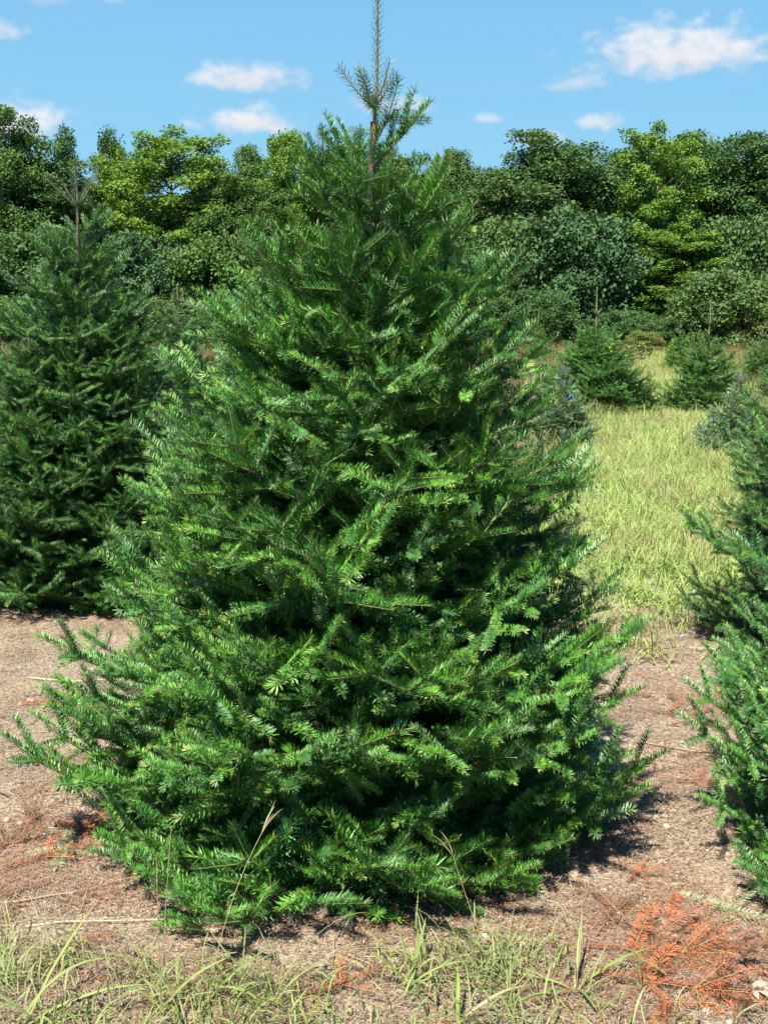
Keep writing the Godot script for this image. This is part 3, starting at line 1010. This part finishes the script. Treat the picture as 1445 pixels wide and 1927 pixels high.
	# x, z, heading in degrees, which sprig, material, size, label
	var spots := [
		[-1.47, -4.47, 10.0, 1, rust, 1.0, "rust brown twig by the weeds on the bare soil beside the dense fir"],
		[-1.42, -3.95, 200.0, 0, rust, 0.9, "short rust brown twig near the dark curved stick"],
		[-1.20, -3.20, 20.0, 4, brown, 1.0, "largest dull brown bough in the heap beside the large fir"],
		[-1.02, -3.36, 340.0, 2, rust, 1.0, "rust brown twig on top of the heap under the large fir's lowest tip"],
		[-1.08, -3.05, 35.0, 1, rust, 1.0, "rust brown twig at the heap's lower edge, pointing at the fir"],
		[-0.92, -2.98, 215.0, 2, brown, 0.9, "dull brown forked twig at the corner of the heap"],
		[-1.16, -3.10, 80.0, 1, pinkish, 1.0, "pinkish dry twig in the middle of the heap"],
		[-0.84, -3.28, 150.0, 1, rust, 0.8, "rust brown twig at the shadow's edge beside the heap"],
		[-0.955, -3.30, 276.0, 1, faded, 1.0, "pale green twig with white-backed needles hanging over the heap"],
		[1.48, -5.70, 80.0, 0, silver, 1.2, "silvery twig standing up where the grass lane begins"],
		[1.28, -5.37, 140.0, 0, silver, 1.2, "silvery curled twig at the fir's side of the lane's end"],
		[1.44, -5.27, 335.0, 2, silver, 1.1, "longest silvery twig below the grass lane"],
		[1.38, -5.45, 20.0, 0, silver, 1.1, "short silvery twig between the other silvery ones"],
		[1.34, -4.75, 0.0, 0, silver, 0.9, "grey twig touching the low wide fir's branches"],
		[1.05, -4.42, 350.0, 4, pinkish, 0.8, "long pinkish dry bough across the path between the firs"],
		[1.26, -4.50, 25.0, 1, rust, 1.0, "rust brown twig in the path at the low wide fir's side"],
		[1.12, -4.58, 160.0, 0, pinkish, 1.0, "short pinkish twig in the path at the large fir's side"],
		[1.05, -3.92, 15.0, 1, brown, 0.9, "dull brown curled twig lying alone halfway along the path"],
		[0.93, -3.72, 350.0, 1, pinkish, 0.9, "faint pink twig near the shadow of the large fir"],
		[0.68, -2.98, 60.0, 3, rust, 0.7, "small orange twig at the edge of the fir's shadow"],
		[0.80, -2.93, 250.0, 1, rust, 0.9, "rust brown twig between the small orange one and the pale twig"],
		[0.80, -2.92, 325.0, 1, faded, 1.05, "pale green fallen twig with white needles by the low wide fir's shadow"],
		[0.54, -2.70, 55.0, 1, brown, 1.0, "dull brown twig leaning up beside the weed stalk"],
		[0.60, -2.73, 330.0, 2, pinkish, 0.9, "pinkish curved twig crossing the rust heap before the low wide fir"],
		[0.74, -2.82, 300.0, 1, rust, 1.0, "hooked rust brown twig in the heap before the low wide fir"],
		[0.50, -2.63, 355.0, 2, rust, 1.0, "thick rust brown twig along the heap's middle"],
		[0.70, -2.66, 0.0, 4, pinkish, 0.75, "dry bough with a long bare tan stem pointing at the picture's edge"],
		[0.66, -2.60, 80.0, 3, brown, 1.0, "small upright brown twig below the bare tan stem"],
		[0.93, -2.56, 185.0, 2, rust, 1.0, "rust brown twig with fine needles below the bare tan stem"],
		[0.50, -2.52, 345.0, 2, rust, 1.0, "rust brown twig on the sandy patch at the heap's near side"],
		[0.66, -2.49, 350.0, 2, brown, 1.0, "bowed brown twig with a pale stem on the sandy patch"],
		[0.92, -2.45, 200.0, 0, rust, 0.9, "rust brown twig end under the dry white leaf"],
		[-0.20, -2.42, 30.0, 1, rust, 0.9, "rust brown twig lying in the thin grass before the large fir"],
		[-0.33, -2.44, 120.0, 0, brown, 0.8, "short dull brown twig next to the one in the thin grass"],
		[-0.78, -2.62, 30.0, 0, rust, 0.7, "small rust twig among straws under the arching grass blade"],
	]
	for s in spots:
		var o := thing("fallen_twig", s[6], "twig", Vector3(s[0], ground_y(s[0], s[1]) + 0.010, s[1]), "dry cut twigs on the ground")
		var b := Basis(Vector3.UP, deg_to_rad(s[2])) * Basis(Vector3.RIGHT, rf(-0.5, 0.5))
		b = b.scaled(Vector3.ONE * float(s[5]) * 1.15)
		b = Basis(Vector3(1, 0, 0), Vector3(0, 0.62, 0), Vector3(0, 0, 1)) * b
		var st := part("stem", sprigs[s[3]][0], wood, o, Transform3D(b, Vector3.ZERO))
		part("needles", sprigs[s[3]][1], s[4], st)
	var rp := []
	var rc := PackedColorArray()
	for s in spots:
		if s[4] == silver or s[4] == faded:
			continue
		for k in 13:
			var x: float = s[0] + rf(-0.16, 0.2)
			var z: float = s[1] + rf(-0.13, 0.13)
			rp.append(Transform3D(Basis(Vector3.UP, rf(0, TAU)).scaled(Vector3.ONE * rf(0.7, 1.2)), Vector3(x, ground_y(x, z) + 0.004, z)))
			rc.append(Color(0.42, 0.145, 0.06).lerp(Color(0.36, 0.25, 0.18), rng.randf()) * rf(0.6, 1.1))
	stuff("rust_needles", "rust coloured needles shed round the dry twigs", "litter", nd.mesh(), mat(Color(1, 1, 1), 0.8), rp, rc)
	# longer sticks
	var sticks := [
		[Vector3(-1.42, 0, -3.78), Vector3(-1.22, 0, -3.55), 0.004, Color(0.07, 0.05, 0.045), "dark curved stick on the bare soil"],
		[Vector3(-1.55, 0, -4.85), Vector3(-1.15, 0, -4.80), 0.005, Color(0.50, 0.42, 0.30), "straight straw-coloured stick on the soil beside the dense fir"],
		[Vector3(-1.02, 0, -2.86), Vector3(-0.70, 0, -3.02), 0.0035, Color(0.38, 0.28, 0.20), "brown stick leading from the rust heap to the fir's shadow"],
		[Vector3(-0.92, 0, -2.74), Vector3(-0.36, 0, -2.80), 0.003, Color(0.46, 0.38, 0.29), "long pale straw behind the arching grass blade"],
		[Vector3(0.95, 0, -4.05), Vector3(1.22, 0, -3.92), 0.0035, Color(0.34, 0.26, 0.18), "brown stick lying across the path between the firs"],
		[Vector3(-0.62, 0, -2.66), Vector3(-0.46, 0, -2.50), 0.003, Color(0.45, 0.36, 0.28), "short pale stick in the thin grass"],
	]
	for s in sticks:
		var o := thing("stick", s[4], "stick", s[0] + Vector3(0, ground_y(s[0].x, s[0].z), 0), "sticks on the ground")
		var w := Geo.new()
		var p := Vector3(0, s[2], 0)
		var e: Vector3 = s[1] - s[0]
		var sd := Vector3(-e.z, 0, e.x) * rf(-0.12, 0.12)
		for k in 6:
			var f := (k + 1) / 6.0
			var q: Vector3 = e * f + sd * sin(PI * f)
			q.y = ground_y(s[0].x + q.x, s[0].z + q.z) - ground_y(s[0].x, s[0].z) + s[2] + 0.004
			tube(w, p, q, s[2] * (1.0 - 0.5 * k / 6.0), s[2] * (1.0 - 0.5 * (k + 1) / 6.0), 6, s[3] * rf(0.85, 1.1))
			p = q
		part("stem", w.mesh(), mat(Color(1, 1, 1), 0.8), o)
	# a dry white leaf
	var lg := Geo.new()
	for k in 5:
		blade(lg, Vector3(0, 0.01, 0), -0.6 + k * 0.55, [0.05, 0.09, 0.12, 0.10, 0.05][k], 0.35, 0.9, 0.009, Color(0.45, 0.38, 0.31), 6, 0.6)
	var lo := thing("dry_leaf", "dry whitish lobed leaf on the soil below the low wide fir", "leaf", Vector3(0.86, ground_y(0.86, -2.47) + 0.006, -2.47))
	part("lobes", lg.mesh(), mat(Color(1, 1, 1), 0.7, 0.2), lo)

func build_weeds() -> void:
	var m := mat(Color(1, 1, 1), 0.5, 0.6, 0.4)
	var green := Color(0.24, 0.36, 0.09)
	var pale := Color(0.34, 0.42, 0.15)
	var straw := Color(0.44, 0.40, 0.22)
	# base, blades [heading deg, length, first rise, droop, half width, colour], stalks [heading, length, rise, droop, seed head], label
	var plants := [
		[Vector3(-0.80, 0, -2.30), [[-35.0, 0.42, 1.15, 2.5, 0.0075, pale], [-20.0, 0.30, 0.6, 0.9, 0.006, pale], [150.0, 0.2, 0.9, 1.5, 0.005, green], [-60.0, 0.33, 0.9, 0.5, 0.004, pale]], [], "grass plant with one broad blade arching over to the ground"],
		[Vector3(-0.50, 0, -2.36), [[-20.0, 0.20, 1.0, 0.8, 0.006, pale], [200.0, 0.18, 1.0, 1.6, 0.005, green], [60.0, 0.14, 1.1, 1.4, 0.006, green]], [[-70.0, 0.42, 1.45, 0.1, false], [-100.0, 0.36, 1.5, 0.2, false]], "grass plant with two thin straight straw stalks beside the fir's shadow"],
		[Vector3(-0.40, 0, -2.40), [[-10.0, 0.19, 0.9, 0.5, 0.007, green], [170.0, 0.16, 0.8, 1.4, 0.005, pale], [100.0, 0.12, 0.8, 1.2, 0.005, pale]], [[-60.0, 0.40, 1.3, 0.7, true]], "grass plant with a spiky seed head held against the fir's shade"],
		[Vector3(-0.26, 0, -2.38), [[-30.0, 0.18, 1.1, 1.2, 0.005, pale], [190.0, 0.15, 1.0, 1.4, 0.005, green]], [[-15.0, 0.36, 1.0, 1.5, true], [-50.0, 0.30, 1.0, 1.2, true]], "grass plant with two nodding finger-like seed heads"],
		[Vector3(0.06, 0, -2.46), [[-10.0, 0.17, 0.9, 1.1, 0.008, pale], [-60.0, 0.17, 1.3, 0.6, 0.007, green], [190.0, 0.17, 1.1, 1.2, 0.006, green], [240.0, 0.16, 1.3, 0.4, 0.006, pale], [60.0, 0.14, 1.0, 1.0, 0.006, pale]], [[-95.0, 0.12, 1.4, 0.3, false]], "upright grass tuft with one bright blade bent sideways"],
		[Vector3(0.26, 0, -2.60), [[20.0, 0.12, 0.9, 1.6, 0.004, green]], [[205.0, 0.27, 1.15, -0.1, true]], "leaning weed stalk with a drooping panicle in the fir's shade"],
		[Vector3(0.45, 0, -2.47), [[-30.0, 0.22, 0.5, 0.5, 0.005, green], [150.0, 0.22, 0.45, 0.6, 0.005, green], [200.0, 0.17, 0.4, 0.7, 0.005, pale], [80.0, 0.13, 0.6, 0.9, 0.005, green], [-70.0, 0.20, 0.9, 0.6, 0.005, pale]], [[-75.0, 0.22, 1.2, 0.2, false], [-110.0, 0.15, 1.4, 0.2, false]], "sprawling grass plant before the rust brown heap"],
		[Vector3(0.16, 0, -2.33), [[30.0, 0.16, 0.9, 1.3, 0.006, pale], [140.0, 0.18, 0.8, 1.3, 0.006, green], [-90.0, 0.14, 1.2, 1.0, 0.006, green], [-20.0, 0.2, 0.7, 1.0, 0.005, straw]], [], "leafy grass plant with a straw blade on the bare soil"],
		[Vector3(-1.43, 0, -4.62), [[40.0, 0.16, 1.0, 1.0, 0.006, green], [150.0, 0.15, 1.1, 1.2, 0.006, pale], [-60.0, 0.14, 1.2, 0.9, 0.006, green], [230.0, 0.13, 0.8, 1.2, 0.005, green]], [[-80.0, 0.18, 1.4, 0.3, false]], "small weed on the bare soil beside the dense fir"],
		[Vector3(-0.98, 0, -2.34), [[10.0, 0.22, 1.0, 1.4, 0.006, green], [-70.0, 0.16, 1.2, 0.6, 0.005, pale], [60.0, 0.2, 0.8, 1.0, 0.005, straw]], [], "grass plant by the straws at the picture's corner"],
	]
	for q in plants:
		var at: Vector3 = q[0]
		at.y = ground_y(at.x, at.z)
		var o := thing("grass_plant", q[3], "grass", at, "single grass plants before the firs")
		for b in q[1]:
			var g := Geo.new()
			blade(g, Vector3(rf(-0.008, 0.008), 0, rf(-0.008, 0.008)), deg_to_rad(b[0]), b[1], b[2], b[3], b[4], b[5] * rf(0.9, 1.1), 12, rf(-0.5, 0.5))
			part("blade", g.mesh(), m, o)
		for s in q[2]:
			var g := Geo.new()
			var p := Vector3.ZERO
			var e: float = s[2]
			var a := deg_to_rad(s[0])
			var d := Vector3.UP
			for k in 10:
				d = Vector3(cos(a) * cos(e), sin(e), sin(a) * cos(e))
				var nx: Vector3 = p + d * s[1] / 10.0
				tube(g, p, nx, 0.0014 - 0.00006 * k, 0.0014 - 0.00006 * (k + 1), 4, straw)
				p = nx
				e -= s[3] / 10.0
			var st := part("stalk", g.mesh(), m, o)
			if s[4]:
				var h := Geo.new()
				for k in 5:
					blade(h, p, a + rf(-0.5, 0.5), rf(0.06, 0.10), e + rf(-0.35, 0.35), rf(0.3, 1.0), 0.0014, straw * rf(0.85, 1.1), 6)
				part("seed_head", h.mesh(), m, st)
